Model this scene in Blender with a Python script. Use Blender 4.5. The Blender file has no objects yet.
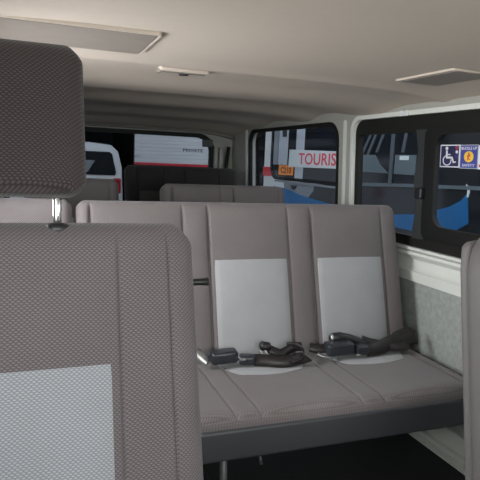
import bpy, bmesh, math, random
from mathutils import Vector, Matrix
random.seed(7)
scene = bpy.context.scene
COL = scene.collection
CZ = 1.15            # eye height above the cabin floor

# ------------------------------------------------------------------ helpers
def new_mat(name):
    m = bpy.data.materials.new(name); m.use_nodes = True
    nt = m.node_tree
    return m, nt, nt.nodes['Principled BSDF']

def N(nt, t, **kw):
    n = nt.nodes.new(t)
    for k, v in kw.items(): setattr(n, k, v)
    return n

def math_node(nt, op, a, b=None, clamp=False):
    n = N(nt, 'ShaderNodeMath', operation=op); n.use_clamp = clamp
    for i, v in enumerate((a, b)):
        if v is None: continue
        if isinstance(v, (int, float)): n.inputs[i].default_value = v
        else: nt.links.new(v, n.inputs[i])
    return n.outputs[0]

def plain(name, col, rough=.6, metal=0., noise=.0, scale=30., bump=0., spec=.5):
    m, nt, b = new_mat(name)
    b.inputs['Roughness'].default_value = rough
    b.inputs['Metallic'].default_value = metal
    b.inputs['Specular IOR Level'].default_value = spec
    tc = N(nt, 'ShaderNodeTexCoord'); nz = N(nt, 'ShaderNodeTexNoise')
    nz.inputs['Scale'].default_value = scale; nz.inputs['Detail'].default_value = 4
    nt.links.new(tc.outputs['Object'], nz.inputs['Vector'])
    mx = N(nt, 'ShaderNodeMix', data_type='RGBA')
    mx.inputs[6].default_value = tuple(c*(1-noise) for c in col)+(1,)
    mx.inputs[7].default_value = tuple(min(1, c*(1+noise)) for c in col)+(1,)
    nt.links.new(nz.outputs['Fac'], mx.inputs[0]); nt.links.new(mx.outputs[2], b.inputs['Base Color'])
    if bump:
        bp = N(nt, 'ShaderNodeBump'); bp.inputs['Strength'].default_value = bump; bp.inputs['Distance'].default_value = .002
        nt.links.new(nz.outputs['Fac'], bp.inputs['Height']); nt.links.new(bp.outputs[0], b.inputs['Normal'])
    return m

def weave(name, light, dark, px=.0086, pz=.0076, bump=.35, lo=-.55, hi=.35, axes='XZ', rough=.9):
    """woven seat cloth: staggered oval cells over a darker ground"""
    m, nt, b = new_mat(name)
    b.inputs['Roughness'].default_value = rough
    b.inputs['Specular IOR Level'].default_value = .25
    b.inputs['Sheen Weight'].default_value = .15
    tc = N(nt, 'ShaderNodeTexCoord'); sp = N(nt, 'ShaderNodeSeparateXYZ')
    nt.links.new(tc.outputs['Object'], sp.inputs[0])
    cx = math_node(nt, 'COSINE', math_node(nt, 'MULTIPLY', math_node(nt, 'ADD', sp.outputs['X'], sp.outputs['Y']), 2*math.pi/px))
    cz = math_node(nt, 'COSINE', math_node(nt, 'MULTIPLY', math_node(nt, 'ADD', sp.outputs['Z'], sp.outputs['Y']), 2*math.pi/pz))
    c2 = math_node(nt, 'COSINE', math_node(nt, 'MULTIPLY', math_node(nt, 'ADD', sp.outputs['Z'], sp.outputs['Y']), 4*math.pi/pz))
    pr = math_node(nt, 'ADD', math_node(nt, 'MULTIPLY', cx, cz), math_node(nt, 'MULTIPLY', c2, .5))
    mr = N(nt, 'ShaderNodeMapRange'); mr.interpolation_type = 'SMOOTHSTEP'
    mr.inputs[1].default_value = lo; mr.inputs[2].default_value = hi
    nt.links.new(pr, mr.inputs[0])
    nz = N(nt, 'ShaderNodeTexNoise'); nz.inputs['Scale'].default_value = 9; nz.inputs['Detail'].default_value = 3
    nt.links.new(tc.outputs['Object'], nz.inputs['Vector'])
    mx = N(nt, 'ShaderNodeMix', data_type='RGBA')
    mx.inputs[6].default_value = tuple(dark)+(1,); mx.inputs[7].default_value = tuple(light)+(1,)
    nt.links.new(mr.outputs[0], mx.inputs[0])
    m2 = N(nt, 'ShaderNodeMix', data_type='RGBA', blend_type='MULTIPLY'); m2.inputs[0].default_value = 1
    cr = N(nt, 'ShaderNodeMapRange'); cr.inputs[3].default_value = .88; cr.inputs[4].default_value = 1.08
    nt.links.new(nz.outputs['Fac'], cr.inputs[0])
    nt.links.new(mx.outputs[2], m2.inputs[6]); nt.links.new(cr.outputs[0], m2.inputs[7])
    nt.links.new(m2.outputs[2], b.inputs['Base Color'])
    bp = N(nt, 'ShaderNodeBump'); bp.inputs['Strength'].default_value = bump; bp.inputs['Distance'].default_value = .0015
    nt.links.new(mr.outputs[0], bp.inputs['Height']); nt.links.new(bp.outputs[0], b.inputs['Normal'])
    return m

def glassmat(name, tint, refl=.06):
    m = bpy.data.materials.new(name); m.use_nodes = True; nt = m.node_tree; nt.nodes.clear()
    o = N(nt, 'ShaderNodeOutputMaterial'); t = N(nt, 'ShaderNodeBsdfTransparent'); g = N(nt, 'ShaderNodeBsdfGlossy')
    t.inputs[0].default_value = tuple(tint)+(1,); g.inputs['Roughness'].default_value = .03
    f = N(nt, 'ShaderNodeLayerWeight'); f.inputs['Blend'].default_value = .5
    k = math_node(nt, 'ADD', math_node(nt, 'MULTIPLY', math_node(nt, 'POWER', f.outputs['Facing'], 5.), .6*refl/.06), .005*refl/.06)
    mx = N(nt, 'ShaderNodeMixShader'); nt.links.new(k, mx.inputs[0])
    nt.links.new(t.outputs[0], mx.inputs[1]); nt.links.new(g.outputs[0], mx.inputs[2]); nt.links.new(mx.outputs[0], o.inputs[0])
    return m

def link(name, me, mat, parent=None):
    o = bpy.data.objects.new(name, me)
    if mat and not me.materials: me.materials.append(mat)
    COL.objects.link(o)
    if parent: o.parent = parent
    return o

def mesh(name, verts, faces, mat, parent=None, smooth=False):
    me = bpy.data.meshes.new(name); me.from_pydata([tuple(v) for v in verts], [], faces)
    bm = bmesh.new(); bm.from_mesh(me)
    bmesh.ops.remove_doubles(bm, verts=bm.verts, dist=1e-6)
    bmesh.ops.recalc_face_normals(bm, faces=bm.faces); bm.to_mesh(me); bm.free()
    if smooth:
        me.polygons.foreach_set('use_smooth', [True]*len(me.polygons))
    return link(name, me, mat, parent)

class MB:
    """collects simple shapes into one mesh"""
    def __init__(s): s.v = []; s.f = []
    def add(s, vs, fs):
        k = len(s.v); s.v += [tuple(v) for v in vs]; s.f += [tuple(i+k for i in f) for f in fs]; return s
    def box(s, a, b):
        (x0, y0, z0), (x1, y1, z1) = a, b
        vs = [(x, y, z) for x in (x0, x1) for y in (y0, y1) for z in (z0, z1)]
        return s.add(vs, [(0,1,3,2),(4,6,7,5),(0,4,5,1),(2,3,7,6),(0,2,6,4),(1,5,7,3)])
    def bevbox(s, a, b, r=.005, seg=2):
        bm = bmesh.new(); bmesh.ops.create_cube(bm, size=1)
        for v in bm.verts: v.co = Vector([(a[i]+b[i])/2 + v.co[i]*(b[i]-a[i]) for i in range(3)])
        bmesh.ops.bevel(bm, geom=list(bm.edges), offset=r, segments=seg, profile=.5, affect='EDGES')
        bm.verts.index_update()
        s.add([v.co.copy() for v in bm.verts], [tuple(v.index for v in f.verts) for f in bm.faces]); bm.free(); return s
    def tube(s, pts, r, n=10, cap=True):
        pts = [Vector(p) for p in pts]; rings = []
        for i, p in enumerate(pts):
            t = (pts[min(i+1, len(pts)-1)]-pts[max(i-1, 0)]).normalized()
            u = t.orthogonal().normalized() if i == 0 else (u - t*u.dot(t)).normalized()
            w = t.cross(u)
            rr = r[i] if isinstance(r, (list, tuple)) else r
            rings.append([p+u*math.cos(2*math.pi*k/n)*rr+w*math.sin(2*math.pi*k/n)*rr for k in range(n)])
        vs = [v for g in rings for v in g]; fs = []
        for i in range(len(rings)-1):
            for k in range(n): fs.append((i*n+k, i*n+(k+1) % n, (i+1)*n+(k+1) % n, (i+1)*n+k))
        if cap: fs += [tuple(range(n)), tuple(range((len(rings)-1)*n, len(rings)*n))]
        return s.add(vs, fs)
    def prism(s, poly, fn, d0, d1):
        """poly (a,b) points extruded from depth d0 to d1, placed by fn(a,b,d)"""
        n = len(poly)
        vs = [fn(a, b, d0) for a, b in poly]+[fn(a, b, d1) for a, b in poly]
        fs = [tuple(range(n)), tuple(range(n, 2*n))]+[(i, (i+1) % n, n+(i+1) % n, n+i) for i in range(n)]
        return s.add(vs, fs)
    def ring(s, outer, inner, fn, d0, d1):
        n = len(outer)
        vs = [fn(a, b, d0) for a, b in outer]+[fn(a, b, d0) for a, b in inner]+[fn(a, b, d1) for a, b in outer]+[fn(a, b, d1) for a, b in inner]
        fs = []
        for i in range(n):
            j = (i+1) % n
            fs += [(i, j, n+j, n+i), (2*n+i, 3*n+i, 3*n+j, 2*n+j), (i, 2*n+i, 2*n+j, j), (n+i, n+j, 3*n+j, 3*n+i)]
        return s.add(vs, fs)
    def build(s, name, mat, parent=None, smooth=False, angle=None):
        o = mesh(name, s.v, s.f, mat, parent, smooth)
        if angle: shade_auto(o, angle)
        return o

def shade_auto(o, deg=35):
    me = o.data; me.polygons.foreach_set('use_smooth', [True]*len(me.polygons))
    bm = bmesh.new(); bm.from_mesh(me)
    for e in bm.edges:
        if len(e.link_faces) == 2 and e.calc_face_angle(0) > math.radians(deg): e.smooth = False
    bm.to_mesh(me); bm.free()

def rrect(a0, a1, b0, b1, r, n=8):
    """rounded rectangle, 4*(n+1) points; r one radius or four (a1b1, a0b1, a0b0, a1b0)"""
    rs = r if isinstance(r, (tuple, list)) else (r,)*4; out = []
    for (cx, cy, sx, sy, q, rr) in ((a1, b1, -1, -1, 0, rs[0]), (a0, b1, 1, -1, 1, rs[1]), (a0, b0, 1, 1, 2, rs[2]), (a1, b0, -1, 1, 3, rs[3])):
        for k in range(n+1):
            t = math.pi/2*(q+k/n); out.append((cx+sx*rr+rr*math.cos(t), cy+sy*rr+rr*math.sin(t)))
    return out

def cell(a0, a1, b0, b1, inner):
    """outer rectangle sampled to pair with a rounded inner loop"""
    n = len(inner)//4; out = []
    for q, (a, b) in enumerate(((a1, b1), (a0, b1), (a0, b0), (a1, b0))):
        for k in range(n): out.append((a, b))
    return out

def empty(name, loc, label=None, cat=None, group=None, kind=None):
    o = bpy.data.objects.new(name, None); COL.objects.link(o); o.location = loc
    o.empty_display_size = .05
    return tag(o, label, cat, group, kind)

def tag(o, label=None, cat=None, group=None, kind=None):
    if label: o['label'] = label
    if cat: o['category'] = cat
    if group: o['group'] = group
    if kind: o['kind'] = kind
    return o

def text_mesh(name, s, mat, width, height, fn, parent=None, d=.0015, bold=0.):
    """flat lettering fitted to width x height, placed by fn(a, b, depth)"""
    cu = bpy.data.curves.new(name+'_curve', 'FONT'); cu.body = s; cu.extrude = .01; cu.offset = bold; cu.resolution_u = 3
    tmp = bpy.data.objects.new('t', cu); COL.objects.link(tmp)
    dg = bpy.context.evaluated_depsgraph_get(); me = bpy.data.meshes.new_from_object(tmp.evaluated_get(dg))
    bpy.data.objects.remove(tmp)
    xs = [v.co.x for v in me.vertices]; ys = [v.co.y for v in me.vertices]
    x0, x1, y0, y1 = min(xs), max(xs), min(ys), max(ys)
    for v in me.vertices:
        a = (v.co.x-x0)/(x1-x0)*width; b = (v.co.y-y0)/(y1-y0)*height
        v.co = Vector(fn(a, b, d if v.co.z > 0 else 0))
    return link(name, me, mat, parent)

# soft pads ----------------------------------------------------------------
def lattice(h, r, step, extra=()):
    a = set()
    for k in range(5): a.add(round(-h+r*k/4, 5)); a.add(round(h-r*k/4, 5))
    n = max(2, int(2*(h-r)/step))
    for k in range(n+1): a.add(round(-h+r+2*(h-r)*k/n, 5))
    for e in extra:
        if -h+r < e < h-r:
            for d in (-.012, -.006, -.003, 0, .003, .006, .012): a.add(round(e+d, 5))
    s = sorted(a); out = [s[0]]
    for v in s[1:]:
        if v-out[-1] > 5e-4: out.append(v)
    return out

def smooth01(t):
    t = max(0, min(1, t)); return t*t*(3-2*t)

class Pad:
    """cushion: width along x (centred), height z 0..H, thickness along y (front is -y)"""
    def __init__(s, W, H, D, r, R, grooves=(), hgrooves=(), bulge=.012, gdepth=.008, gw=.004, taper=0., bottomR=0., curve=None):
        s.W, s.H, s.D, s.r, s.R = W, H, D, r, R
        s.g, s.hg, s.b, s.gd, s.gw, s.taper, s.bR, s.curve = grooves, hgrooves, bulge, gdepth, gw, taper, bottomR, curve
        s.bounds = sorted([-W/2]+[x if isinstance(x, (int, float)) else x[0] for x in grooves]+[W/2])
    def front(s, x, z):
        """outward relief of the front face"""
        d = 0.
        for i in range(len(s.bounds)-1):
            a, b = s.bounds[i], s.bounds[i+1]
            if a <= x <= b: d += s.b*max(0, math.sin(math.pi*(x-a)/(b-a)))**.6*min(1, (b-a)/.16)
        for g in s.g:
            gx, k = (g, 1.) if isinstance(g, (int, float)) else g
            d -= s.gd*k*math.exp(-((x-gx)/(s.gw*(1+.6*(k-1))))**2)
        for gz in s.hg: d -= s.gd*.8*math.exp(-((z-gz)/s.gw)**2)
        e = smooth01((s.H-z)/.07)*smooth01((z+.02)/.07)
        return d*e
    def warp(s, p):
        x, y, z = p; H = s.H
        if y < 0: y -= s.front(x, z)*smooth01(-y/(s.D/2)*1.2)
        hx = s.W/2
        if s.R and z > H-s.R and abs(x) > hx-s.R:
            u = (abs(x)-(hx-s.R))/s.R; v = (z-(H-s.R))/s.R
            U = u*math.sqrt(max(0, 1-v*v/2)); V = v*math.sqrt(max(0, 1-u*u/2))
            x = math.copysign(hx-s.R+U*s.R, x); z = H-s.R+V*s.R
        if s.bR and z < s.bR and abs(x) > hx-s.bR:
            u = (abs(x)-(hx-s.bR))/s.bR; v = (s.bR-z)/s.bR
            U = u*math.sqrt(max(0, 1-v*v/2)); V = v*math.sqrt(max(0, 1-u*u/2))
            x = math.copysign(hx-s.bR+U*s.bR, x); z = s.bR-V*s.bR
        x *= 1-s.taper*(z/H-.5)
        if s.curve: y += s.curve(x, z)
        return (x, y, z)
    def build(s, name, mat, parent, step=.03):
        hx, hy, hz = s.W/2, s.D/2, s.H/2
        gx = [g if isinstance(g, (int, float)) else g[0] for g in s.g]
        X = lattice(hx, s.r, step, gx); Y = lattice(hy, min(s.r, hy*.98), .03); Z = lattice(hz, s.r, step, [g-hz for g in s.hg])
        nx, ny, nz = len(X)-1, len(Y)-1, len(Z)-1; idx = {}; vs = []; fs = []
        rr = min(s.r, hy*.98)
        def V(i, j, k):
            if (i, j, k) not in idx:
                p = Vector((X[i], Y[j], Z[k])); q = Vector((max(-hx+rr, min(hx-rr, p.x)), max(-hy+rr, min(hy-rr, p.y)), max(-hz+rr, min(hz-rr, p.z))))
                d = p-q
                if d.length > 1e-9: p = q+d.normalized()*rr
                idx[(i, j, k)] = len(vs); vs.append(s.warp((p.x, p.y, p.z+hz)))
            return idx[(i, j, k)]
        for j in (0, ny):
            for i in range(nx):
                for k in range(nz): fs.append((V(i, j, k), V(i+1, j, k), V(i+1, j, k+1), V(i, j, k+1)))
        for i in (0, nx):
            for j in range(ny):
                for k in range(nz): fs.append((V(i, j, k), V(i, j+1, k), V(i, j+1, k+1), V(i, j, k+1)))
        for k in (0, nz):
            for i in range(nx):
                for j in range(ny): fs.append((V(i, j, k), V(i+1, j, k), V(i+1, j+1, k), V(i, j+1, k)))
        return mesh(name, vs, fs, mat, parent, True)
    def patch(s, name, mat, parent, x0, x1, z0, z1, off=.0025, thick=.006, n=16, shape=None):
        """a cloth panel sewn on the front face, following its relief; shape(u,v)->(x,z)"""
        vs = []; fs = []
        for layer in (0, 1):
            for i in range(n+1):
                for k in range(n+1):
                    u, v = i/n, k/n
                    x, z = shape(u, v) if shape else (x0+(x1-x0)*u, z0+(z1-z0)*v)
                    ed = min(u, 1-u, v, 1-v)*n
                    y = -s.D/2-s.front(x, z)-(off*min(1, .45+.55*ed) if layer == 0 else -thick)
                    # follow the rolled edges of the pad
                    for dist in (z, s.H-z):
                        if dist < s.r:
                            y += s.r-math.sqrt(max(0, s.r**2-(s.r-dist)**2))
                    yy = y+(s.curve(x, z) if s.curve else 0)
                    vs.append((x*(1-s.taper*(z/s.H-.5)), yy, z))
        m = (n+1)*(n+1)
        for l in (0, m):
            for i in range(n):
                for k in range(n):
                    a = l+i*(n+1)+k; fs.append((a, a+n+1, a+n+2, a+1))
        for i in range(n):
            for (a, b) in ((i*(n+1), (i+1)*(n+1)), (i*(n+1)+n, (i+1)*(n+1)+n), (i, i+1), (n*(n+1)+i, n*(n+1)+i+1)):
                fs.append((a, b, b+m, a+m))
        o = mesh(name, vs, fs, mat, parent, True); shade_auto(o, 40); return o

# ------------------------------------------------------------------ materials
M = {}
M['cloth'] = weave('seat_cloth_taupe', (.140,.118,.123), (.070,.059,.063), lo=-.6, hi=.7)
M['cloth_light'] = weave('seat_cloth_silver', (.285,.293,.312), (.165,.171,.184), lo=-.6, hi=.7)
M['cloth_head'] = weave('headrest_cloth', (.056,.042,.043), (.022,.016,.017), lo=-.6, hi=.7)
M['bench_cloth'] = weave('bench_cloth_taupe', (.186,.162,.161), (.124,.107,.106), bump=.2, px=.009, pz=.008)
M['bench_light'] = weave('bench_cloth_silver', (.385,.385,.39), (.295,.295,.30), bump=.15, px=.009, pz=.008)
M['rear_cloth_shaded'] = weave('rear_bench_cloth_shaded', (.036,.031,.031), (.026,.022,.022), bump=.1, px=.009, pz=.008)  # last-row cloth, shade of the dim rear cabin put into its colour
M['rear_light_shaded'] = weave('rear_bench_panel_shaded', (.085,.080,.075), (.06,.055,.05), bump=.1, px=.009, pz=.008)  # pale insert cloth, darkened in colour for the same shade
M['vinyl'] = plain('grey_vinyl', (.12,.108,.108), .6, noise=.05, scale=60, bump=.1)
M['skirt'] = plain('slate_plastic', (.040,.042,.047), .5, noise=.08, scale=8)
M['black'] = plain('black_plastic', (.012,.012,.013), .4)
M['buckle'] = plain('buckle_plastic', (.022,.024,.030), .3)
M['web'] = plain('belt_webbing', (.016,.012,.012), .40, noise=.25, scale=180, bump=.4)
M['chrome'] = plain('chrome', (.75,.75,.76), .15, metal=1)
M['steel'] = plain('satin_steel', (.45,.45,.44), .35, metal=1)
M['leg'] = plain('grey_leg_tube', (.10,.10,.10), .4)
M['paint'] = plain('body_paint_trim', (.68,.69,.64), .4, noise=.03)
M['pillar'] = plain('pillar_trim', (.36,.355,.32), .55, noise=.04)
M['ceil'] = plain('headliner', (.55,.475,.405), .85, noise=.03, scale=40, bump=.08)
M['ceil_dark'] = plain('headliner_dark_trim', (.22,.20,.18), .8, noise=.05)
M['lens'] = plain('smoked_lens', (.27,.235,.205), .5, noise=.12, scale=14)
M['felt'] = plain('grey_felt', (.32,.335,.315), .95, noise=.32, scale=55, bump=.3)
M['floor'] = plain('black_floor_mat', (.012,.012,.013), .8, noise=.5, scale=120, bump=.6)
M['rubber'] = plain('window_rubber', (.008,.008,.008), .6, spec=.25)
M['header'] = plain('window_header', (.012,.0115,.010), .7, spec=.2)
M['post'] = plain('window_post_grey', (.032,.034,.034), .45)
M['glass'] = glassmat('tinted_glass', (.86,.88,.90))
M['glass_dark'] = glassmat('dimming_glass', (.5,.52,.53))  # for the unseen left rear pane, tint deepened to dim the third row
M['glass_gate'] = glassmat('tailgate_glass', (.60,.62,.64), refl=.0)
M['glass_clear'] = glassmat('clear_glass', (.96,.98,.97))
M['white'] = plain('white_enamel', (.72,.73,.75), .4, noise=.02)
M['red'] = plain('red_enamel', (.62,.03,.045), .4)
M['blue'] = plain('blue_enamel', (.013,.115,.30), .3, noise=.05)
M['orange'] = plain('orange_vinyl', (.85,.27,.05), .5)
M['ink'] = plain('black_ink', (.02,.015,.015), .6)
M['navy'] = plain('navy_print', (.02,.018,.07), .5)
M['royal'] = plain('royal_print', (.05,.06,.30), .5)
M['yellow'] = plain('yellow_print', (.85,.55,.05), .5)
M['print_red'] = plain('red_print', (.60,.05,.07), .6)
M['coach_glass'] = plain('dark_coach_glass', (.012,.014,.018), .12)
M['van_glass'] = plain('minibus_dark_glass', (.012,.013,.015), .5, spec=.15)
M['coach_inner'] = plain('coach_grey_panel', (.22,.24,.27), .5, noise=.08)
M['coach_pale'] = plain('coach_pale_panel', (.42,.45,.50), .5, noise=.05)
M['coach_dim'] = plain('coach_dim_panel', (.10,.125,.14), .4, noise=.15, scale=3)
M['coach_bar'] = plain('coach_bar', (.075,.085,.10), .4)
M['banner'] = plain('banner_white', (.56,.60,.61), .6)
M['tar'] = plain('asphalt', (.035,.035,.035), .9, noise=.3, scale=12, bump=.3)
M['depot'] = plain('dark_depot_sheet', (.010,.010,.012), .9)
M['tail'] = plain('tail_lamp_red', (.35,.01,.02), .25)

# ------------------------------------------------------------------ cabin shell
XR, XL = 1.58, -.34
XC = (XR+XL)/2
def tilt(z): return -.05*max(0, z-(CZ-.3))
def side_fn(side):
    """(y, z, depth outward) -> world, on the right (+1) or left (-1) cabin side"""
    if side > 0: return lambda a, b, d: (XR+tilt(b)+d, a, b)
    return lambda a, b, d: (XL-tilt(b)-d, a, b)
Z = lambda z: CZ+z

mesh_floor = MB().box((XL-.04, -1.15, -.06), (XR+.04, 4.45, 0)).build('floor', M['floor']); tag(mesh_floor, kind='structure')

def ceil_z(x, y):
    u = abs(x-XC)/.96
    z = .305-.035*u**5
    z -= .010*math.exp(-((y-1.88)/.035)**2)
    z -= .026*smooth01((y-2.10)/.25)
    z += .032*smooth01((y-2.42)/.40)
    z -= .030*smooth01((y-2.85)/.22)
    z += .022*smooth01((y-3.12)/.3)
    z -= .030*smooth01((y-3.55)/.25)
    z -= .045*smooth01((y-4.0)/.35)
    return CZ+z
vs = []; fs = []; NX, NY = 40, 150
for layer in (0, 1):
    for i in range(NX+1):
        for j in range(NY+1):
            x = XL-.03+(XR-XL+.06)*i/NX; y = -1.1+5.55*j/NY
            vs.append((x, y, ceil_z(x, y) if layer == 0 else CZ+.40))
m_ = (NX+1)*(NY+1)
for l in (0, m_):
    for i in range(NX):
        for j in range(NY):
            a = l+i*(NY+1)+j; fs.append((a, a+1, a+NY+2, a+NY+1))
for i in range(NX):
    for j in (0, NY): a = i*(NY+1)+j; fs.append((a, a+NY+1, a+NY+1+m_, a+m_))
for j in range(NY):
    for i in (0, NX): a = i*(NY+1)+j; fs.append((a, a+1, a+1+m_, a+m_))
ce = mesh('ceiling', vs, fs, M['ceil'], None, True); shade_auto(ce, 50); tag(ce, kind='structure')

WIN1 = (.95, 2.545, Z(-.345), Z(.232)); WIN2 = (2.70, 4.02, Z(-.33), Z(.228)); WIN0 = (-.72, .74, Z(-.30), Z(.225))
ZT, ZB = Z(.30), Z(-.36)
for side, sn in ((1, 'right'), (-1, 'left')):
    fn = side_fn(side)
    w = MB()
    h1 = rrect(*WIN1, .07); h2 = rrect(*WIN2, .10); h0 = rrect(*WIN0, .08)
    def c4(y0, y1, hole):
        n = len(hole)//4; o = []
        for (a, b) in ((y1, ZT), (y0, ZT), (y0, ZB), (y1, ZB)): o += [(a, b)]*n
        return o
    for (y0, y1, h) in ((.85, 2.62, h1), (2.62, 4.12, h2), (-1.1, .85, h0)):
        w.ring(c4(y0, y1, h), h, fn, 0, .05)
    w.prism([(4.12, ZB), (4.44, ZB), (4.44, ZT), (4.12, ZT)], fn, 0, .05)
    wall = w.build('wall_'+sn, M['pillar']); tag(wall, kind='structure')
    # lower panel of felt
    lo = MB().prism([(-1.1, Z(-1.04)), (4.44, Z(-1.04)), (4.44, Z(-.485)), (-1.1, Z(-.485))], fn, .012, .05)
    lo.prism([(-1.1, -.02), (4.44, -.02), (4.44, Z(-1.04)), (-1.1, Z(-1.04))], fn, .03, .05)
    lo.build('felt_panel', M['felt'], wall)
    # metal sill below the windows
    prof = [(.0,-.355), (-.012,-.360), (-.014,-.372), (.0,-.382), (.016,-.395), (.018,-.425), (.008,-.440), (-.004,-.446), (-.004,-.488), (.02,-.495), (.05,-.495), (.05,-.355)]
    def extr(prof, y0, y1, name, mat, parent, sd=side):
        b = MB(); xx = (XR if sd > 0 else XL)
        n = len(prof); v0 = [(xx+sd*p[0], y0, Z(p[1])) for p in prof]; v1 = [(xx+sd*p[0], y1, Z(p[1])) for p in prof]
        b.add(v0+v1, [tuple(range(n)), tuple(range(n, 2*n))]+[(i, (i+1) % n, n+(i+1) % n, n+i) for i in range(n)])
        return b.build(name, mat, parent, angle=40)
    extr(prof, -1.08, 2.615, 'window_sill', M['paint'], wall)
    prof2 = [(-.030,-1.149), (-.030,-1.138), (-.018,-1.134), (.000,-1.136), (-.004,-1.118), (.006,-1.114), (.020,-1.118), (.030,-1.062), (.010,-1.054), (.010,-1.044), (.030,-1.038), (.036,-1.034), (.020,-1.022), (.020,-1.012), (.030,-1.006), (.012,-.995), (.05,-.995), (.05,-1.148)]
    t = extr(prof2, -1.08, 4.40, 'trim_1' if side > 0 else 'trim_2', M['paint'], None); tag(t, kind='structure')
    # light bead trims at the pillars
    for (y0, y1) in ((2.618, 2.640), (4.055, 4.085)):
        MB().prism(rrect(y0, y1, Z(-.36), Z(.235), .008, 3), fn, -.008, .002).build('pillar_bead', M['paint'], wall)
    # windows ---------------------------------------------------------------
    nm = {1: (1, 2, 3), -1: (4, 5, 6)}[side]
    lipo = rrect(WIN1[0]-.006, WIN1[1]+.014, WIN1[2]-.006, WIN1[3]+.016, .075)
    w1 = MB().ring(lipo, rrect(WIN1[0]+.006, WIN1[1]-.006, WIN1[2]+.006, WIN1[3]-.004, .066), fn, -.014, .012).build('window_%d' % nm[0], M['paint'], angle=40)
    tag(w1, kind='structure')
    A0, A1, B0, B1 = WIN1
    for cy_ in (2.135, 2.095): MB().prism(rrect(cy_-.010, cy_+.010, Z(.226), Z(.250), .003, 2), fn, -.018, -.012).build('trim_clip', M['white'], w1)
    mull = [(y, z) for y, z in ((2.045, Z(-.295)), (2.06, Z(-.16)), (2.035, Z(-.05)), (2.05, Z(.04)), (2.07, Z(.158)))]
    # outer black frame with room for the fixed pane
    fixed = rrect(2.065, 2.510, Z(-.295), Z(.156), .012)
    g = MB().ring(rrect(A0+.004, A1-.004, B0+.004, B1-.002, .066), rrect(A0+.05, A1-.035, Z(-.295), Z(.156), .015), fn, .006, .034)
    g.build('rubber_frame', M['header'], w1)
    wv = MB()
    edge = [(1.995+.012*math.sin(k*.9)+.03, Z(-.30+.465*k/12)) for k in range(13)]
    poly = [(1.975, Z(-.30))]+[(2.040+.010*math.sin(k*1.05+1), Z(-.30+.465*k/12)) for k in range(13)]+[(1.975, Z(.165))]
    wv.prism(poly, fn, .000, .030).build('window_post', M['post'], w1)
    MB().prism([(2.045, Z(-.30)), (2.515, Z(-.30)), (2.515, Z(.16)), (2.045, Z(.16))], fn, .024, .028).build('fixed_glass', M['glass'], w1)
    sf = MB().ring(rrect(1.0, 1.985, Z(-.292), Z(.168), .03), rrect(1.05, 1.915, Z(-.235), Z(.145), .055), fn, -.004, .020).build('sliding_frame', M['rubber'], w1, angle=40)
    MB().ring(rrect(1.04, 1.928, Z(-.246), Z(.155), .062), rrect(1.052, 1.912, Z(-.232), Z(.142), .052), fn, -.008, -.002).build('inner_rubber_seal', M['header'], sf, angle=40)
    MB().prism([(1.03, Z(-.26)), (1.94, Z(-.26)), (1.94, Z(.155)), (1.03, Z(.155))], fn, .006, .010).build('sliding_glass', M['glass'], sf)
    la = MB(); p0 = fn(1.985, Z(-.095), -.004)
    a = (min(p0[0], p0[0]-side*.022), 1.968, Z(-.125)); b = (max(p0[0], p0[0]-side*.022), 2.012, Z(-.078))
    la.bevbox(a, b, .005).build('latch', M['black'], sf)
    w2 = MB().ring(rrect(WIN2[0]-.006, WIN2[1]+.006, WIN2[2]-.006, WIN2[3]+.006, .104), rrect(WIN2[0]+.016, WIN2[1]-.016, WIN2[2]+.016, WIN2[3]-.016, .085), fn, -.004, .02).build('window_%d' % nm[1], M['header'], angle=40)
    tag(w2, kind='structure')
    MB().prism(rrect(WIN2[0]+.004, WIN2[1]-.004, WIN2[2]+.004, WIN2[3]-.004, .095), fn, .012, .016).build('glass', M['glass' if side > 0 else 'glass_dark'], w2)
    w3 = MB().ring(rrect(WIN0[0]-.006, WIN0[1]+.006, WIN0[2]-.006, WIN0[3]+.006, .084), rrect(WIN0[0]+.016, WIN0[1]-.016, WIN0[2]+.016, WIN0[3]-.016, .07), fn, -.004, .02).build('window_%d' % nm[2], M['rubber'], angle=40)
    tag(w3, kind='structure')
    MB().prism(rrect(WIN0[0]+.004, WIN0[1]-.004, WIN0[2]+.004, WIN0[3]-.004, .08), fn, .012, .016).build('glass', M['glass_clear'], w3)

# rear end with the tailgate window
HA = (-.145, 1.385, Z(-.42), Z(.192))
fr = lambda a, b, d: (a, 4.40+d, b)
hole = rrect(*HA, (.13, .13, .08, .08))
outer = []
n = len(hole)//4
for (a, b) in ((XR+.05, Z(.32)), (XL-.05, Z(.32)), (XL-.05, -.02), (XR+.05, -.02)): outer += [(a, b)]*n
wr = MB().ring(outer, hole, fr, 0, .06).build('wall_rear', M['pillar'], angle=40); tag(wr, kind='structure')
tg = MB().ring(rrect(HA[0]-.02, HA[1]+.02, HA[2]-.02, HA[3]+.012, (.14, .14, .09, .09)), rrect(HA[0]+.02, HA[1]-.02, HA[2]+.02, HA[3]-.02, (.115, .115, .07, .07)), fr, -.02, .02).build('window_7', M['rubber'], angle=40)
tag(tg, kind='structure')
MB().prism(rrect(HA[0]+.005, HA[1]-.005, HA[2]+.005, HA[3]-.005, (.12, .12, .08, .08)), fr, .008, .012).build('glass', M['glass_gate'], tg)
MB().bevbox((1.30, 4.375, Z(.100)), (1.385, 4.395, Z(.16)), .006).build('hinge_cover', M['black'], tg)
for k, (x0, x1, mt) in enumerate(((1.395, 1.425, 'pillar'), (1.432, 1.462, 'pillar'))):
    MB().bevbox((x0, 4.35-.02*k, Z(-.45)), (x1, 4.40, Z(.10)), .008, 3).build('gate_post_trim', M[mt], wr, angle=40)
MB().tube([(1.475, 4.36, Z(-.35)), (1.49, 4.35, Z(-.1)), (1.505, 4.33, Z(.11))], .014, 10).build('gas_strut', M['black'], wr, smooth=True)
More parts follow.
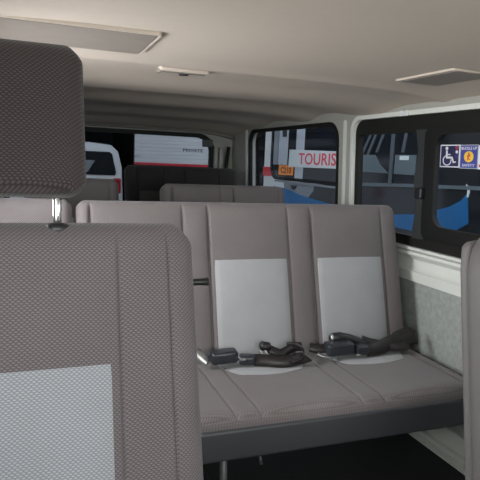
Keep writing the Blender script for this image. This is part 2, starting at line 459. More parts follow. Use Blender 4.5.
# header moulding above the tailgate
hd = MB()
pts = []
for k in range(25):
    t = k/24; x = XL+.02+(XR-XL-.04)*t; u = abs(x-XC)/.94
    pts.append((x, 4.36, Z(.235-.05*u**6)))
hd.tube(pts, .024, 10).build('trim_3', M['ceil_dark'], smooth=True); tag(bpy.data.objects['trim_3'], kind='structure')

# front end: cowl and windscreen
wf = MB().prism([(-1.14, 0), (-1.10, 0), (-1.10, Z(-.38)), (-1.14, Z(-.38))], lambda a, b, d: (d, a, b), XL-.05, XR+.05).build('wall_front', M['ceil_dark']); tag(wf, kind='structure')
ws = MB(); q = [(-1.12, Z(-.38)), (-1.10, Z(-.38)), (-.94, Z(.30)), (-.96, Z(.30))]
for (x0, x1) in ((XL-.05, XL+.03), (XR-.03, XR+.05)): ws.prism(q, lambda a, b, d: (d, a, b), x0, x1)
wsf = ws.build('window_8', M['rubber']); tag(wsf, kind='structure')
MB().prism([(-1.105, Z(-.38)), (-1.10, Z(-.38)), (-.945, Z(.30)), (-.95, Z(.30))], lambda a, b, d: (d, a, b), XL, XR).build('windscreen_glass', M['glass_clear'], wsf)

# roof fittings ------------------------------------------------------------
def roof_vent(x0, x1, y0, y1, label):
    zt = Z(.300); e = empty('roof_duct', ((x0+x1)/2, (y0+y1)/2, zt), label, 'air duct', 'recessed ducts in the headliner')
    cx, cy = (x0+x1)/2, (y0+y1)/2; hx, hy = (x1-x0)/2, (y1-y0)/2
    f = lambda a, b, d: (a, b, -d)
    MB().ring(rrect(-hx, hx, -hy, hy, .012, 4), rrect(-hx+.007, hx-.007, -hy+.006, hy-.006, .008, 4), f, -.01, .004).build('frame', M['ceil'], e, angle=40)
    MB().ring(rrect(-hx+.007, hx-.007, -hy+.006, hy-.006, .008, 4), rrect(-hx+.024, hx-.024, -hy+.022, hy-.022, .006, 4), f, -.01, .003).build('inner_lip', M['ceil_dark'], e, angle=40)
    ln = MB().prism(rrect(-hx+.016, hx-.012, -hy+.010, hy-.010, .008, 4), f, -.01, .005)
    k = 0
    ln.build('smoked_cover', M['lens'], e)
    return e
roof_vent(-.22, .312, 1.425, 1.715, 'smoked rectangular roof duct in the headliner above the near headrest')
roof_vent(1.190, 1.53, 1.415, 1.710, 'pointed-looking roof duct above the sliding side window')
# small dome handle between the ducts
hn = empty('roof_coat_hook', (.505, 1.955, Z(.295)), 'slim beige recessed pull with dark ends in the middle of the headliner', 'roof handle')
b = MB().ring(rrect(-.088, .088, -.024, .024, .012, 4), rrect(-.076, .076, -.014, .014, .006, 4), lambda a, b, d: (a, b, -d), -.012, .003).build('bezel', M['ceil'], hn, angle=40)
MB().bevbox((-.074, -.012, -.006), (.074, .008, .002), .003).build('bar', M['ceil_dark'], hn, angle=40)
MB().bevbox((-.016, -.010, -.012), (.016, .010, -.004), .003).build('switch', M['black'], hn, angle=40)
MB().bevbox((-.096, -.014, -.010), (-.080, .014, .002), .003).build('clip', M['lens'], hn, angle=40)

# ------------------------------------------------------------------ seats
def bench(name, label, cat, x0, x1, panels, yf, zc, ytop, ztop, cloth, light, ptop=.19, legs=(), group=None, depth=.47, seams=None, step=.03, skirt=True, bhgrooves=(), mount=True):
    """seat bench: panels are (xa,xb) of the pale inserts; yf front edge of cushion, zc cushion top, (ytop, ztop) top of backrest"""
    xm = (x0+x1)/2; W = x1-x0
    e = empty(name, (xm, yf+.25, 0), label, cat, group)
    rel = lambda x: x-xm
    yb = yf+depth-.02
    lean = math.atan2(ytop-yb, ztop-zc+.03)
    H = math.hypot(ytop-yb, ztop-zc+.03)+.07
    gr = []
    for (a, b) in panels: gr += [(rel(a), 1.5), (rel(b), .7)]
    gr = [g for g in gr if abs(g[0]) < W/2-.03]
    bp = Pad(W, H, .11, .035, .028, gr, bulge=.014, gdepth=.008, gw=.004)
    bk = bp.build('backrest', cloth, e, step)
    bk.rotation_euler.x = -lean
    # bottom of pad sits below cushion level, front face at yb
    bk.location = (0, yb-(yf+.25)+.055*math.cos(lean)-.07*math.sin(lean), zc-.03-.07*math.cos(lean)+.055*math.sin(lean))
    for (a, b) in panels:
        if light: bp.patch('backrest_panel', light, bk, rel(a)+.001, rel(b), .05, H-ptop)
    cp = Pad(W, depth, .09, .036, .02, [(rel(a)+.01, .8) for a, b in panels]+[(rel(b)+.03, .8) for a, b in panels if rel(b)+.06 < W/2], bulge=.010, gdepth=.006, gw=.005, bottomR=.04)
    cu = cp.build('seat_cushion', cloth, e, step)
    cu.rotation_euler.x = math.radians(-90)
    cu.location = (0, -.25, zc-.045-.006)
    for (a, b) in panels:
        if light:
            ra, rb = rel(a), rel(b)
            def shp(u, v, ra=ra, rb=rb):
                z = .30+v*.155; k = .045*(1-v)**2
                c = -.035*math.sin(math.pi*u)*(1-v)
                return (ra+k+(rb-ra-2*k)*u, z+c)
            cp.patch('cushion_panel', light, cu, 0, 0, 0, 0, shape=shp, off=.003)
    if skirt:
        sk = Pad(W, depth-.01, .100, .012, .01, bulge=0, gdepth=0, bottomR=.03)
        s = sk.build('seat_skirt', M['skirt'], e, .08); s.rotation_euler.x = math.radians(-90); s.location = (0, -.257, zc-.041-.050)
    zb = zc-.155
    for lx in legs:
        lx = rel(lx)
        for (ya, yb2) in ((-.13, -.16), (.12, .17)):
            MB().tube([(lx, ya, zb+.01), (lx, (ya+yb2)/2, zb/2), (lx, yb2, .016)], .013, 10).build('leg', M['leg'], e, smooth=True)
        MB().bevbox((lx-.03, -.20, .0), (lx+.03, .21, .016), .004).build('floor_rail', M['black'], e, angle=40)
    return e, bp, bk, cu, cp

P2 = [(.206, .545), (.645, .982), (1.085, 1.425)]
b2, bp2, bk2, cu2, cp2 = bench('bench_seat', 'three-place bench seat of taupe cloth with silver-grey panels, second row beside the sliding window', 'bench seat', .158, 1.512, P2, 1.475, Z(-.742), 2.09, Z(-.186), M['bench_cloth'], M['bench_light'], ptop=.232, legs=(.575,), step=.022)
MB().tube([(-.165, -.17, Z(-.742)-.15), (-.160, -.20, Z(-.742)-.175), (-.160, -.205, Z(-.742)-.195)], [.007, .006, .009], 8).build('recline_lever', M['skirt'], b2, smooth=True)

bench('jump_seat', 'single folding seat left of the three-place bench, mostly behind the near headrest', 'seat', -.30, .146, [(-.25, .09)], 1.475, Z(-.742), 2.09, Z(-.182), M['bench_cloth'], M['bench_light'], ptop=.232, legs=(-.08,))
bench('bench_seat', 'two-place brown bench seat in the third row, right behind the three-place bench', 'bench seat', .668, 1.385, [(.72, .99), (1.07, 1.34)], 2.38, Z(-.70), 2.97, Z(-.154), M['bench_cloth'], M['bench_light'], ptop=.21, legs=(.75, 1.28))
bench('jump_seat', 'single brown seat in the third row, right edge below the white van window', 'seat', -.02, .440, [(.03, .39)], 2.38, Z(-.70), 2.97, Z(-.137), M['bench_cloth'], M['bench_light'], ptop=.21, legs=(.2,))
bench('bench_seat', 'rear bench seat with shade-darkened cloth in the last row under the tailgate glass', 'bench seat', .600, 1.385, [(.680, .86), (1.0, 1.24)], 3.20, Z(-.62), 3.78, Z(-.072), M['rear_cloth_shaded'], M['rear_light_shaded'], ptop=.18, legs=(.7, 1.1))

# front-row seats facing the camera
def front_seat(name, label, xm, hw, zt, yb, light_half, seam_half, taper, group, posts=.055, R=.055, cloth='cloth'):
    e = empty(name, (xm, .80, 0), label, 'seat', group)
    H = .72; lean = math.radians(12)
    zb = zt-H*math.cos(lean)
    pad = Pad(2*hw, H, .13, .045, R, [(-seam_half, .8), (-light_half, .8), (light_half, .8), (seam_half, .8)], bulge=.004, gdepth=.009, gw=.0020, taper=taper)
    bk = pad.build('backrest', M[cloth], e, .02)
    bk.rotation_euler.x = -lean
    bk.location = (0, yb-.80-H*math.sin(lean)+.02, zb)
    pad.patch('backrest_panel', M['cloth_light'], bk, -light_half, light_half, .06, H-.248, off=.0012)
    # moulded back shell
    sh = Pad(2*hw-.03, H-.05, .03, .014, .05, bulge=0, gdepth=0, taper=taper).build('back_shell', M['vinyl'], bk, .06)
    sh.location = (0, .072, .01)
    cp = Pad(2*hw-.02, .50, .14, .045, .02, [(-light_half, .8), (light_half, .8)], bulge=.008, gdepth=.007, gw=.004, bottomR=.05)
    cu = cp.build('seat_cushion', M['cloth'], e, .03); cu.rotation_euler.x = math.radians(-90); cu.location = (0, -.42, zb+.09-.07)
    bs = Pad(2*hw-.08, .46, zb-.05, .03, .03, bulge=0, gdepth=0).build('seat_base', M['skirt'], e, .08)
    bs.rotation_euler.x = math.radians(-90); bs.location = (0, -.40, (zb-.05)/2)
    for px in (-posts, posts):
        MB().tube([(px, -.034, H-.05), (px, -.030, H+.12)], .0075, 14).build('headrest_post', M['chrome'], bk, smooth=True)
        MB().tube([(px, -.036, H-.022), (px, -.036, H-.007), (px, -.036, H-.002)], [.021, .021, .012], 16).build('post_collar', M['black'], bk, smooth=True)
    hp = Pad(.204, .262, .105, .032, .030, bulge=.010, gdepth=0, taper=.07, bottomR=.024)
    hr = hp.build('headrest', M['cloth_head'], bk, .02)
    hr.location = (0, -.014, H+.046); hr.rotation_euler.x = math.radians(7)
    return e, bk
fs_l, bkl = front_seat('passenger_seat', 'taupe cloth seat with dark headrest and silver-grey panel, nearest at the left', -.008, .307, Z(-.126), 1.045, .158, .250, .065, 'front-row seats', R=.045)
kb = MB().tube([(.27, .0, 0), (.335, .0, 0), (.352, .0, 0)], [.007, .007, .0085], 10).build('recline_peg', M['black'], fs_l, smooth=True)
kb.location = (.01, .32, Z(-.255))
front_seat('driver_seat', 'seat at the right edge of the picture showing only its rounded side', 1.277, .270, Z(-.118), 1.06, .130, .205, .10, 'front-row seats', R=.15, cloth='vinyl')

# ------------------------------------------------------------------ seat belts on the bench
def catmull(P, n=8):
    P = [Vector(p) for p in P]; Q = [P[0]*2-P[1]]+P+[P[-1]*2-P[-2]]; out = []
    for i in range(1, len(Q)-2):
        for k in range(n):
            t = k/n; a, b, c, d = Q[i-1:i+3]
            out.append(.5*((2*b)+(c-a)*t+(2*a-5*b+4*c-d)*t*t+(3*b-a-3*c+d)*t**3))
    return out+[P[-1]]
def ribbon(name, mat, parent, pts, w=.046, th=.0022, n=8):
    """pts: (x, y, z, roll degrees): 0 lies flat, 90 stands on edge"""
    c = catmull([p[:3] for p in pts], n); rolls = catmull([(p[3], 0, 0) for p in pts], n)
    vs = []
    for i, p in enumerate(c):
        t = (c[min(i+1, len(c)-1)]-c[max(i-1, 0)]).normalized()
        s = Vector((-t.y, t.x, 0)).normalized() if abs(t.z) < .99 else Vector((0, 1, 0))
        nrm = t.cross(s).normalized(); a = math.radians(rolls[i].x)
        side = s*math.cos(a)+nrm*math.sin(a); nn = t.cross(side).normalized()
        for (u, v) in ((-1, -1), (0, -1.0), (1, -1), (1, 1), (0, 1.0), (-1, 1)): vs.append(p+side*u*w/2+nn*v*th/2)
    fs = []
    for i in range(len(c)-1):
        for k in range(6): fs.append((i*6+k, i*6+(k+1) % 6, (i+1)*6+(k+1) % 6, (i+1)*6+k))
    fs += [tuple(range(6)), tuple(range((len(c)-1)*6, len(c)*6))]
    o = mesh(name, vs, fs, mat, parent, True); return o

ZS = Z(-.742)+.011       # top of cushion
def buckle(name, parent, loc, rz, L=.085, W=.048, T=.026, tilt_=0, mat='buckle'):
    p = Pad(W, L, T, .010, .014, bulge=.003, gdepth=0, bottomR=.012, taper=.10)
    o = p.build(name, M[mat], parent, .02)
    o.rotation_euler = (math.radians(-90+tilt_), 0, rz); o.location = loc
    return o
lap1 = empty('lap_belt', (.68, 1.88, ZS), 'dark lap belt with loose looped strap lying on the middle cushion of the bench', 'seat belt', 'lap belts on the second-row bench')
bk1 = buckle('buckle', lap1, (-.072, -.022, .028), math.radians(-98), L=.098, W=.056, T=.044, tilt_=5)
buckle('tongue_block', lap1, (.030, -.040, .020), math.radians(-105), L=.062, W=.044, T=.034)
MB().bevbox((-.010, -.024, -.004), (.014, .018, .003), .0015).build('metal_tongue', M['chrome'], lap1).location = (.030, -.050, .030)
ribbon('anchor_strap', M['steel'], lap1, [(-.125, -.02, .050, 55), (-.105, -.03, .034, 55), (-.085, -.035, .020, 50)], w=.040)
ribbon('strap', M['web'], lap1, [(.085, -.055, .018, 60), (.125, -.075, .020, 62), (.165, -.090, .018, 62), (.205, -.095, .018, 60), (.245, -.088, .020, 58), (.275, -.075, .018, 45), (.30, -.06, .012, 20)], w=.044)
ribbon('strap_loop', M['web'], lap1, [(.215, -.10, .014, 80), (.255, -.095, .022, 85), (.280, -.065, .034, 90), (.280, -.035, .046, 90), (.262, -.015, .052, 90), (.235, -.005, .050, 90)], w=.014, th=.004)
MB().tube([(.122, -.012, .054), (.128, -.012, .054), (.158, -.018, .050), (.163, -.018, .050)], [.010, .017, .017, .010], 14).build('strap_roll', M['web'], lap1, smooth=True)
ribbon('strap_tail', M['web'], lap1, [(.145, -.015, .048, 60), (.175, -.025, .034, 50), (.205, -.030, .026, 45), (.24, -.020, .034, 60), (.27, -.012, .040, 65), (.30, -.008, .036, 55)], w=.034)
ribbon('strap_fold', M['steel'], lap1, [(.118, -.025, .040, 70), (.128, -.04, .022, 60), (.142, -.055, .012, 50)], w=.012)
ribbon('strap_fold', M['steel'], lap1, [(.138, -.027, .040, 70), (.148, -.042, .022, 60), (.162, -.057, .012, 50)], w=.008)

lap2 = empty('lap_belt', (1.15, 1.876, ZS+.004), 'crumpled dark lap belt with two buckles lying on the bench cushion nearest the side window', 'seat belt', 'lap belts on the second-row bench')
buckle('buckle', lap2, (-.088, -.040, .028), math.radians(-98), L=.112, W=.060, T=.046, tilt_=3)
MB().tube([(-.052, -.008, .060), (-.044, -.008, .060), (-.01, -.010, .061), (.035, -.014, .050), (.075, -.022, .034), (.10, -.03, .022), (.106, -.03, .020)], [.010, .018, .020, .020, .020, .018, .010], 14).build('buckle_sleeve', M['black'], lap2, smooth=True)
MB().tube([(-.053, -.010, .060), (-.045, -.010, .060)], [.013, .0185], 14).build('sleeve_tip', M['steel'], lap2, smooth=True)
buckle('tongue_block', lap2, (.030, -.052, .022), math.radians(-100), L=.060, W=.046, T=.036)
MB().bevbox((-.008, -.026, -.004), (.012, .020, .003), .0015).build('metal_tongue', M['chrome'], lap2).location = (.030, -.060, .010)
ribbon('strap', M['web'], lap2, [(.080, -.060, .018, 55), (.115, -.065, .022, 60), (.155, -.060, .026, 62), (.195, -.045, .032, 62), (.235, -.030, .034, 58), (.27, -.025, .034, 55), (.31, -.015, .036, 58), (.352, -.012, .036, 60)], w=.056)
ribbon('strap_tail', M['web'], lap2, [(.09, -.01, .040, 70), (.125, -.015, .028, 60), (.16, -.03, .022, 60), (.20, -.05, .020, 50), (.235, -.055, .018, 40), (.27, -.05, .016, 50), (.30, -.03, .020, 60)], w=.042)
ribbon('strap_end', M['web'], lap2, [(.24, -.020, .040, 60), (.275, -.010, .046, 65), (.31, -.004, .052, 65), (.335, -.004, .052, 60)], w=.050)
ribbon('strap_fold', M['web'], lap2, [(-.14, -.010, .030, 55), (-.115, -.02, .026, 60), (-.085, -.025, .026, 50), (-.05, -.03, .02, 30)], w=.036)
ribbon('anchor_strap', M['steel'], lap2, [(-.125, -.05, .016, 30), (-.105, -.062, .010, 30), (-.08, -.07, .006, 20)], w=.010)

# ------------------------------------------------------------------ stickers on the sliding pane (inner side)
fnR = side_fn(1)
def on_glass(y, z, d=0.):     # a along -Y (reading direction), on the inner face of the pane
    return lambda a, b, dd: fnR(y-a, z+b, .005-dd-d)
y_, z_ = 1.893, Z(.012)
f = on_glass(y_, z_)
acc = MB().prism([(0, 0), (.112, 0), (.112, .088), (0, .088)], f, 0, .0008).build('accessibility_sticker', M['white'])
tag(acc, 'navy wheelchair access sticker with white figure on the sliding window pane', 'sticker')
MB().prism([(.004, .004), (.106, .004), (.106, .084), (.004, .084)], f, .0008, .0014).build('navy_field', M['navy'], acc)
ic = MB()
def disc(mb, cx, cy, r, f, d0, d1, n=20, sx=1.0): mb.prism([(cx+r*sx*math.cos(2*math.pi*k/n), cy+r*math.sin(2*math.pi*k/n)) for k in range(n)], f, d0, d1)
def arc(mb, cx, cy, r, wd, t0, t1, f, d0, d1, n=20, sx=1.2):
    o = [(cx+sx*r*math.cos(math.radians(t0+(t1-t0)*k/n)), cy+r*math.sin(math.radians(t0+(t1-t0)*k/n))) for k in range(n+1)]
    i = [(cx+sx*(r-wd)*math.cos(math.radians(t0+(t1-t0)*k/n)), cy+(r-wd)*math.sin(math.radians(t0+(t1-t0)*k/n))) for k in range(n+1)]
    for k in range(n): mb.prism([o[k], o[k+1], i[k+1], i[k]], f, d0, d1)
disc(ic, .038, .074, .0065, f, .0014, .002, sx=1.25)
arc(ic, .042, .027, .021, .0042, 110, 370, f, .0014, .002)
def line(mb, p, q, wd, f, d0, d1):
    dx, dy = q[0]-p[0], q[1]-p[1]; L = math.hypot(dx, dy); nx, ny = -dy/L*wd/2, dx/L*wd/2
    mb.prism([(p[0]+nx, p[1]+ny), (q[0]+nx, q[1]+ny), (q[0]-nx, q[1]-ny), (p[0]-nx, p[1]-ny)], f, d0, d1)
for p, q, w_ in (((.038, .066), (.040, .036), .010), ((.040, .050), (.060, .050), .0045), ((.036, .038), (.070, .038), .008), ((.068, .040), (.080, .018), .008), ((.078, .019), (.092, .022), .005)):
    line(ic, p, q, w_, f, .0014, .002)
ic.build('wheelchair_symbol', M['white'], acc)
for zz, mt in ((.078, 'print_red'), (.062, 'white'), (.046, 'royal')):
    rb = MB(); arc(rb, .095, zz-.002, .006, .0022 if mt != 'white' else .0059, 0, 360, f, .0014, .002); rb.build('round_mark', M[mt], acc)
f2 = on_glass(y_-.1135, z_)
buc = MB().prism([(0, -.003), (.094, -.003), (.094, .087), (0, .087)], f2, 0, .0008).build('seatbelt_sticker', M['coach_pale'])
tag(buc, 'blue BUCKLE UP SAFETY sticker with yellow disc on the sliding window pane', 'sticker')
MB().prism([(.003, .0), (.091, .0), (.091, .084), (.003, .084)], f2, .0008, .0014).build('blue_field', M['royal'], buc)
rb = MB(); disc(rb, .047, .042, .021, f2, .0014, .0018, 28, 1.2); rb.build('yellow_disc', M['yellow'], buc)
rb = MB(); disc(rb, .047, .054, .0035, f2, .0018, .0024, 10, 1.2)
for p, q in (((.047, .050), (.045, .036), ), ((.039, .045), (.056, .046)), ((.045, .036), (.054, .030)), ((.045, .037), (.039, .028)), ((.052, .050), (.041, .038))): line(rb, p, q, .0045, f2, .0018, .0024)
rb.build('belted_figure', M['print_red'], buc)
text_mesh('lettering', 'BUCKLE UP', M['white'], .080, .011, lambda a, b, d: f2(a+.007, b+.068, .0014+d*.4), buc, bold=.01)
text_mesh('lettering', 'SAFETY', M['white'], .066, .010, lambda a, b, d: f2(a+.014, b+.005, .0014+d*.4), buc, bold=.01)
f3 = on_glass(y_-.2085, z_)
wst = MB().prism([(0, -.004), (.095, -.004), (.095, .084), (0, .084)], f3, 0, .0008).build('notice_sticker', M['white'])
tag(wst, 'white notice sticker cut by the right edge, beside the blue seat belt sticker', 'sticker')
MB().prism([(.006, .004), (.089, .004), (.089, .014), (.006, .014)], f3, .0008, .0014).build('red_strip', M['print_red'], wst)

# ------------------------------------------------------------------ outside: coach alongside
GZ = -.70
CX = 2.70
cf = lambda a, b, d: (CX-d, a, b)            # a = world y, b = world z, d = out of the flank towards us
co = empty('coach', (CX+1.1, 4.3, GZ), 'white and blue coach with red stripe and TOURIST banner seen through the right side windows', 'coach')
co_inv = Matrix.Translation((-(CX+1.1), -4.3, -GZ))
def cpart(o):
    o.parent = co; o.matrix_parent_inverse = co_inv; return o
cpart(MB().bevbox((CX, 1.4, GZ+.28), (CX+2.2, 6.46, GZ+2.75), .04, 3).build('body', M['white'], angle=40))
cpart(MB().prism([(6.455, Z(-.052)), (6.160, Z(-.052)), (6.150, Z(-.158)), (6.455, Z(-.164))], cf, -.001, .003).build('red_stripe', M['red']))
# big tinted side window with rounded lower corner
wpts = rrect(4.42, 6.20, Z(-.178), Z(.72), .16)
cpart(MB().prism(wpts, cf, -.001, .006).build('side_window', M['coach_glass']))
cpart(MB().ring(rrect(4.39, 6.215, Z(-.19), Z(.74), .17), rrect(4.43, 6.175, Z(-.155), Z(.70), .14), cf, .002, .014).build('window_rubber', M['rubber']))
for (y0, y1, mt) in ((6.02, 6.14, 'coach_inner'), (5.76, 6.00, 'coach_pale'), (5.36, 5.55, 'coach_pale')):
    cpart(MB().prism([(y0, Z(-.02 if y0 > 5.5 else -.165)), (y1, Z(-.02 if y0 > 5.5 else -.165)), (y1, Z(.68)), (y0, Z(.68))], cf, .004, .010).build('curtain', M[mt]))
cpart(MB().prism([(5.56, Z(-.03)), (5.73, Z(-.03)), (5.70, Z(.14)), (5.60, Z(.14))], cf, .004, .009).build('curtain', M['coach_inner']))
cpart(MB().prism([(5.80, Z(.29)), (5.90, Z(.29)), (5.92, Z(.40)), (5.79, Z(.40))], cf, .009, .014).build('window_clip', M['black']))
cpart(MB().prism([(4.62, Z(-.215)), (6.05, Z(-.215)), (6.05, Z(-.195)), (4.62, Z(-.195))], cf, .002, .02).build('rub_rail', M['coach_inner']))
pl = cpart(MB().prism([(5.585, Z(-.128)), (5.965, Z(-.134)), (5.965, Z(-.026)), (5.585, Z(-.020))], cf, .010, .014).build('number_board', M['orange']))
ptx = text_mesh('lettering', 'C210', M['ink'], .27, .066, lambda a, b, d: (CX-.014-d, 5.905-a, Z(-.110)+b), bold=.02); cpart(ptx)
bn = cpart(MB().prism([(4.42, Z(-.028)), (5.70, Z(-.039)), (5.70, Z(.150)), (4.42, Z(.124))], cf, .011, .015).build('banner', M['banner']))
btx = text_mesh('lettering', 'TOURIST', M['print_red'], .93, .118, lambda a, b, d: (CX-.015-d, 5.46-a, Z(-.006)+b), bold=.012); cpart(btx)
cpart(MB().prism([(5.83, Z(-.20)), (5.09, Z(-.20)), (5.10, Z(-.26)), (5.24, Z(-.36)), (5.80, Z(-.30))], cf, .001, .006).build('grey_panel', M['coach_inner']))
cpart(MB().prism([(5.62, Z(-.235)), (5.48, Z(-.235)), (5.52, Z(-.27)), (5.58, Z(-.275))], cf, .006, .02).build('door_catch', M['black']))
cpart(MB().prism([(5.09, Z(-.195)), (4.40, Z(-.18)), (4.40, Z(-.36)), (4.96, Z(-.37)), (5.22, Z(-.355))], cf, .0012, .005).build('dark_panel', M['coach_glass']))
cpart(MB().prism([(6.10, Z(-.27)), (5.87, Z(-.275)), (5.66, Z(-.288)), (5.41, Z(-.325)), (4.96, Z(-.355)), (4.40, Z(-.38)), (4.40, Z(-.75)), (6.10, Z(-.75))], cf, .003, .008).build('blue_swoosh', M['blue']))
# rear half: dark glazing with lighter inner panels, blue wave
cpart(MB().prism([(1.45, Z(-.95)), (4.395, Z(-.95)), (4.395, Z(.95)), (1.45, Z(.95))], cf, .001, .006).build('dark_flank', M['coach_glass']))
cpart(MB().prism([(4.38, Z(-.172)), (3.49, Z(-.136)), (2.2, Z(-.10)), (2.2, Z(-.072)), (3.49, Z(-.112)), (4.38, Z(-.142))], cf, .006, .016).build('rub_rail', M['coach_dim']))
def q4(y0, y1, z0, z1): return [(y0, Z(z0)), (y1, Z(z0)), (y1, Z(z1)), (y0, Z(z1))]
cpart(MB().prism(q4(3.515, 3.775, -.047, .101), cf, .006, .010).build('window_panel', M['coach_dim']))
cpart(MB().prism(q4(3.60, 3.71, .063, .094), cf, .010, .013).build('window_label', M['banner']))
cpart(MB().prism([(3.85, Z(-.045)), (4.30, Z(-.045)), (4.30, Z(.10)), (4.05, Z(.10)), (3.97, Z(.02))], cf, .006, .010).build('window_panel', M['coach_dim']))
cpart(MB().prism([(3.79, Z(-.13)), (3.83, Z(-.13)), (3.83, Z(.60)), (3.79, Z(.60))], cf, .010, .02).build('window_bar', M['coach_bar']))
for k, (a0, a1, b0, b1) in enumerate(((4.30, 4.10, .06, .34), (4.18, 4.02, .10, .36), (4.05, 3.93, .12, .34), (3.70, 3.66, .12, .34))):
    cpart(MB().prism([(a0, Z(b0)), (a0-.035, Z(b0)), (a1-.035, Z(b1)), (a1, Z(b1))], cf, .006, .012).build('seat_rail', M['coach_bar']))
cpart(MB().prism([(3.81, Z(-.372)), (3.62, Z(-.350)), (3.461, Z(-.335)), (3.277, Z(-.291)), (3.118, Z(-.248)), (3.01, Z(-.198)), (2.955, Z(-.145)), (2.925, Z(-.34)), (3.047, Z(-.411)), (3.24, Z(-.44)), (3.443, Z(-.463)), (3.77, Z(-.457))], cf, .006, .012).build('blue_wave', M['blue']))
cpart(MB().prism([(2.975, Z(-.085)), (2.95, Z(-.10)), (2.935, Z(-.13)), (2.945, Z(-.17)), (2.955, Z(-.17)), (2.955, Z(-.12))], cf, .008, .014).build('highlight_crescent', M['white']))  # white piece standing in for a highlight on the coach flank
for wy in (2.3, 5.7):
    b = MB(); b.tube([(CX+.02, wy, GZ+.46), (CX+.28, wy, GZ+.46)], .46, 28); cpart(b.build('wheel', M['rubber'], smooth=False))

# white minibus parked behind --------------------------------------------------
VY = 6.5; vx0, vx1 = -.72, 1.0
mv = empty('minibus', ((vx0+vx1)/2, VY+2.2, GZ), 'white high-roof minibus parked behind, seen through the tailgate glass', 'van')
mi = Matrix.Translation((-(vx0+vx1)/2, -(VY+2.2), -GZ))
def vpart(o): o.parent = mv; o.matrix_parent_inverse = mi; return o
vc = (vx0+vx1)/2
def vprofile(y, s=1.):
    prof = [(.88, .25), (.88, 1.35), (.865, 1.72), (.82, 1.90), (.74, 1.968), (.5, 1.99)]
    pr = [(vc+a*s, GZ+b) for a, b in prof]+[(vc-a*s, GZ+b) for a, b in reversed(prof)]
    return [(a, y, b) for a, b in pr]
rings = [vprofile(VY+.05, .97), vprofile(VY+.10), vprofile(VY+4.3), vprofile(VY+4.5, .93)]
nn = len(rings[0]); vs = [v for r in rings for v in r]; fs = [tuple(range(nn)), tuple(range(3*nn, 4*nn))]
for r in range(3):
    for k in range(nn): fs.append((r*nn+k, r*nn+(k+1) % nn, (r+1)*nn+(k+1) % nn, (r+1)*nn+k))
vb = vpart(mesh('body', vs, fs, M['white'])); shade_auto(vb, 30)
gf = lambda a, b, d: (a, VY+.05-d, b)
vpart(MB().prism([(vc-.78, GZ+1.63), (vc+.78, GZ+1.63), (vc+.795, GZ+1.66), (vc+.745, GZ+1.87), (vc+.72, GZ+1.89), (vc-.72, GZ+1.89), (vc-.745, GZ+1.87), (vc-.795, GZ+1.66)], gf, 0, .012).build('rear_window', M['van_glass']))
vpart(MB().prism([(.30, GZ+1.66), (.62, GZ+1.66), (.70, GZ+1.79), (.28, GZ+1.80)], gf, .012, .016).build('window_sheet', M['coach_inner']))
for s_ in (-1, 1):
    vpart(MB().bevbox((vc+s_*.80-.045, VY-.01, GZ+1.43), (vc+s_*.80+.045, VY+.10, GZ+1.60), .015).build('tail_lamp', M['tail']))
    vpart(MB().bevbox((vc+s_*.80-.045, VY-.012, GZ+1.20), (vc+s_*.80+.045, VY+.09, GZ+1.42), .015).build('reverse_lamp', M['banner']))
vpart(MB().bevbox((vx0+.02, VY-.06, GZ+.35), (vx1-.02, VY+.12, GZ+.62), .03).build('bumper', M['rubber']))
for wy in (VY+.9, VY+3.6):
    for wx in (vx0+.02, vx1-.24): vpart(MB().tube([(wx, wy, GZ+.33), (wx+.22, wy, GZ+.33)], .33, 24).build('wheel', M['rubber']))

# white slatted trailer farther back --------------------------------------------
TY = 9.2
tr = empty('trailer', (2.2, TY+1, GZ), 'white ribbed trailer with red base stripe and grey lettering, behind the tailgate glass', 'trailer')
ti = Matrix.Translation((-2.2, -(TY+1), -GZ))
def tpart(o): o.parent = tr; o.matrix_parent_inverse = ti; return o
b = MB(); zb0 = Z(-.115); prof = []
zz = zb0
tx0, tx1 = 1.60, 3.03
while zz < Z(.75):
    prof += [(0, zz), (0, zz+.042), (.012, zz+.047), (.012, zz+.052)]; zz += .057
pv = [(0, TY+p[0], p[1]) for p in prof]+[(0, TY+2.4, prof[-1][1]), (0, TY+2.4, zb0)]
nn = len(pv); b.add([(tx0, y, z) for _, y, z in pv]+[(tx1, y, z) for _, y, z in pv], [tuple(range(nn)), tuple(range(nn, 2*nn))]+[(i, (i+1) % nn, nn+(i+1) % nn, nn+i) for i in range(nn)])
tpart(b.build('ribbed_body', M['white']))
tpart(MB().box((tx0-.02, TY-.01, zb0), (tx0-.002, TY+2.4, Z(.62))).build('end_shade_panel', M['rubber']))  # dark sheet over the trailer's side, standing in for shade there
tpart(MB().box((tx0, TY-.008, Z(-.125)), (tx1, TY+.004, Z(-.085))).build('red_stripe', M['red']))
tpart(MB().box((tx0, TY+.05, GZ+.55), (tx1, TY+2.3, zb0)).build('chassis', M['rubber']))
tpart(text_mesh('lettering', 'PRIVATE', M['skirt'], .34, .050, lambda a, b, d: (2.40+a, TY-.001-d, Z(.118)+b), d=.003, bold=.01))
for wx in (tx0+.05, tx1-.3):
    tpart(MB().tube([(wx, TY+1.6, GZ+.40), (wx+.24, TY+1.6, GZ+.40)], .40, 24).build('wheel', M['rubber']))

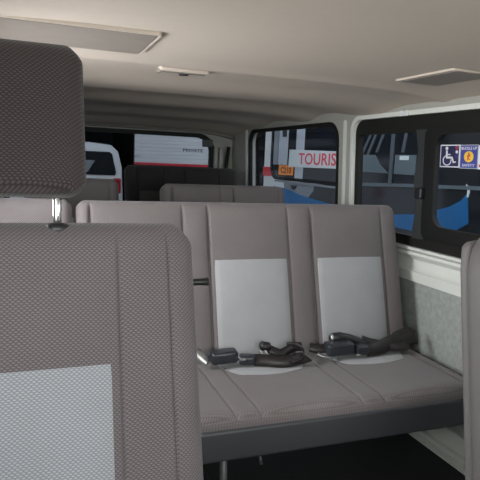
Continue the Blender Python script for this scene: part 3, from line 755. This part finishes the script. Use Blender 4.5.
# yard and depot, roofs added to darken the rear ----------------------------------------------------------------
gr = MB().box((-25, -25, GZ-.1), (25, 25, GZ)).build('ground', M['tar']); tag(gr, kind='structure')
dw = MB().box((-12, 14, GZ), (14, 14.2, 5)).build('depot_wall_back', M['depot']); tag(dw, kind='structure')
dr = MB().box((-12, 8.2, 2.75), (14, 14.3, 2.95)).build('depot_shade_roof', M['depot']); tag(dr, kind='structure')  # unseen roof, added and kept low so the yard behind stays dark
dr2 = MB().box((-12, 4.9, 2.75), (2.3, 8.2, 2.95)).build('shade_canopy', M['depot']); tag(dr2, kind='structure')  # unseen canopy, added to block sky light from the minibus and rear
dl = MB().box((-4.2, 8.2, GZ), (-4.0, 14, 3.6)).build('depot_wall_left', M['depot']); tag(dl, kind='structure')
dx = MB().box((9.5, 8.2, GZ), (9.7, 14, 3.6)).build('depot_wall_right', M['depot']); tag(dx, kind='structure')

# ------------------------------------------------------------------ light
w = bpy.data.worlds.new('overcast'); scene.world = w; w.use_nodes = True
bg = w.node_tree.nodes['Background']; bg.inputs[0].default_value = (.86, .93, 1.0, 1); bg.inputs[1].default_value = 2.0
def portal(name, loc, direction, sx, sy):
    l = bpy.data.lights.new(name, 'AREA'); l.shape = 'RECTANGLE'; l.size = sx; l.size_y = sy; l.cycles.is_portal = True
    o = bpy.data.objects.new(name, l); COL.objects.link(o); o.location = loc
    o.rotation_euler = Vector(direction).to_track_quat('-Z', 'Z').to_euler(); return o
def daylight(name, loc, direction, sx, sy, watts, col=(1, .975, .95), spread=180):
    l = bpy.data.lights.new(name, 'AREA'); l.shape = 'RECTANGLE'; l.size = sx; l.size_y = sy; l.energy = watts; l.color = col; l.spread = math.radians(spread)
    o = bpy.data.objects.new(name, l); COL.objects.link(o); o.location = loc
    o.rotation_euler = Vector(direction).to_track_quat('-Z', 'Z').to_euler(); return o
daylight('windscreen_daylight', (XC, -1.22, Z(-.06)), (0, 1, -.04), 1.8, .66, 19)
daylight('door_window_daylight', (XL-.12, .0, Z(-.04)), (1, .15, -.05), 1.4, .5, 18)
daylight('side_window_daylight', (XL-.12, 1.60, Z(-.04)), (1, .05, -.05), 1.25, .5, 30, spread=130)
for s_, x in ((1, XR+.08), (-1, XL-.08)):
    for (yy, L) in ((.0, 1.5), (1.75, 1.65), (3.36, 1.4)):
        portal('side_window_daylight', (x, yy, Z(-.05)), (-s_, 0, 0), L, .62)

# ------------------------------------------------------------------ camera
cam = bpy.data.cameras.new('camera'); cam.sensor_width = 36; cam.lens = 565.717/480*36; cam.clip_start = .02
co_ = bpy.data.objects.new('camera', cam); COL.objects.link(co_)
R_ = Matrix(((0.93678749, 0.00803844, -0.34980649), (-0.34724994, 0.14414149, -0.92662868), (0.04297298, 0.98952444, 0.13782129)))
co_.matrix_world = Matrix.Translation((0, 0, CZ)) @ R_.to_4x4()
scene.camera = co_
vs_ = scene.view_settings
vs_.view_transform = 'Standard'; vs_.look = 'None'; vs_.gamma = 1; vs_.use_curve_mapping = False; vs_.exposure = 0.68
scene.cycles.use_denoising = True
scene.cycles.max_bounces = 10; scene.cycles.diffuse_bounces = 6; scene.cycles.transparent_max_bounces = 16
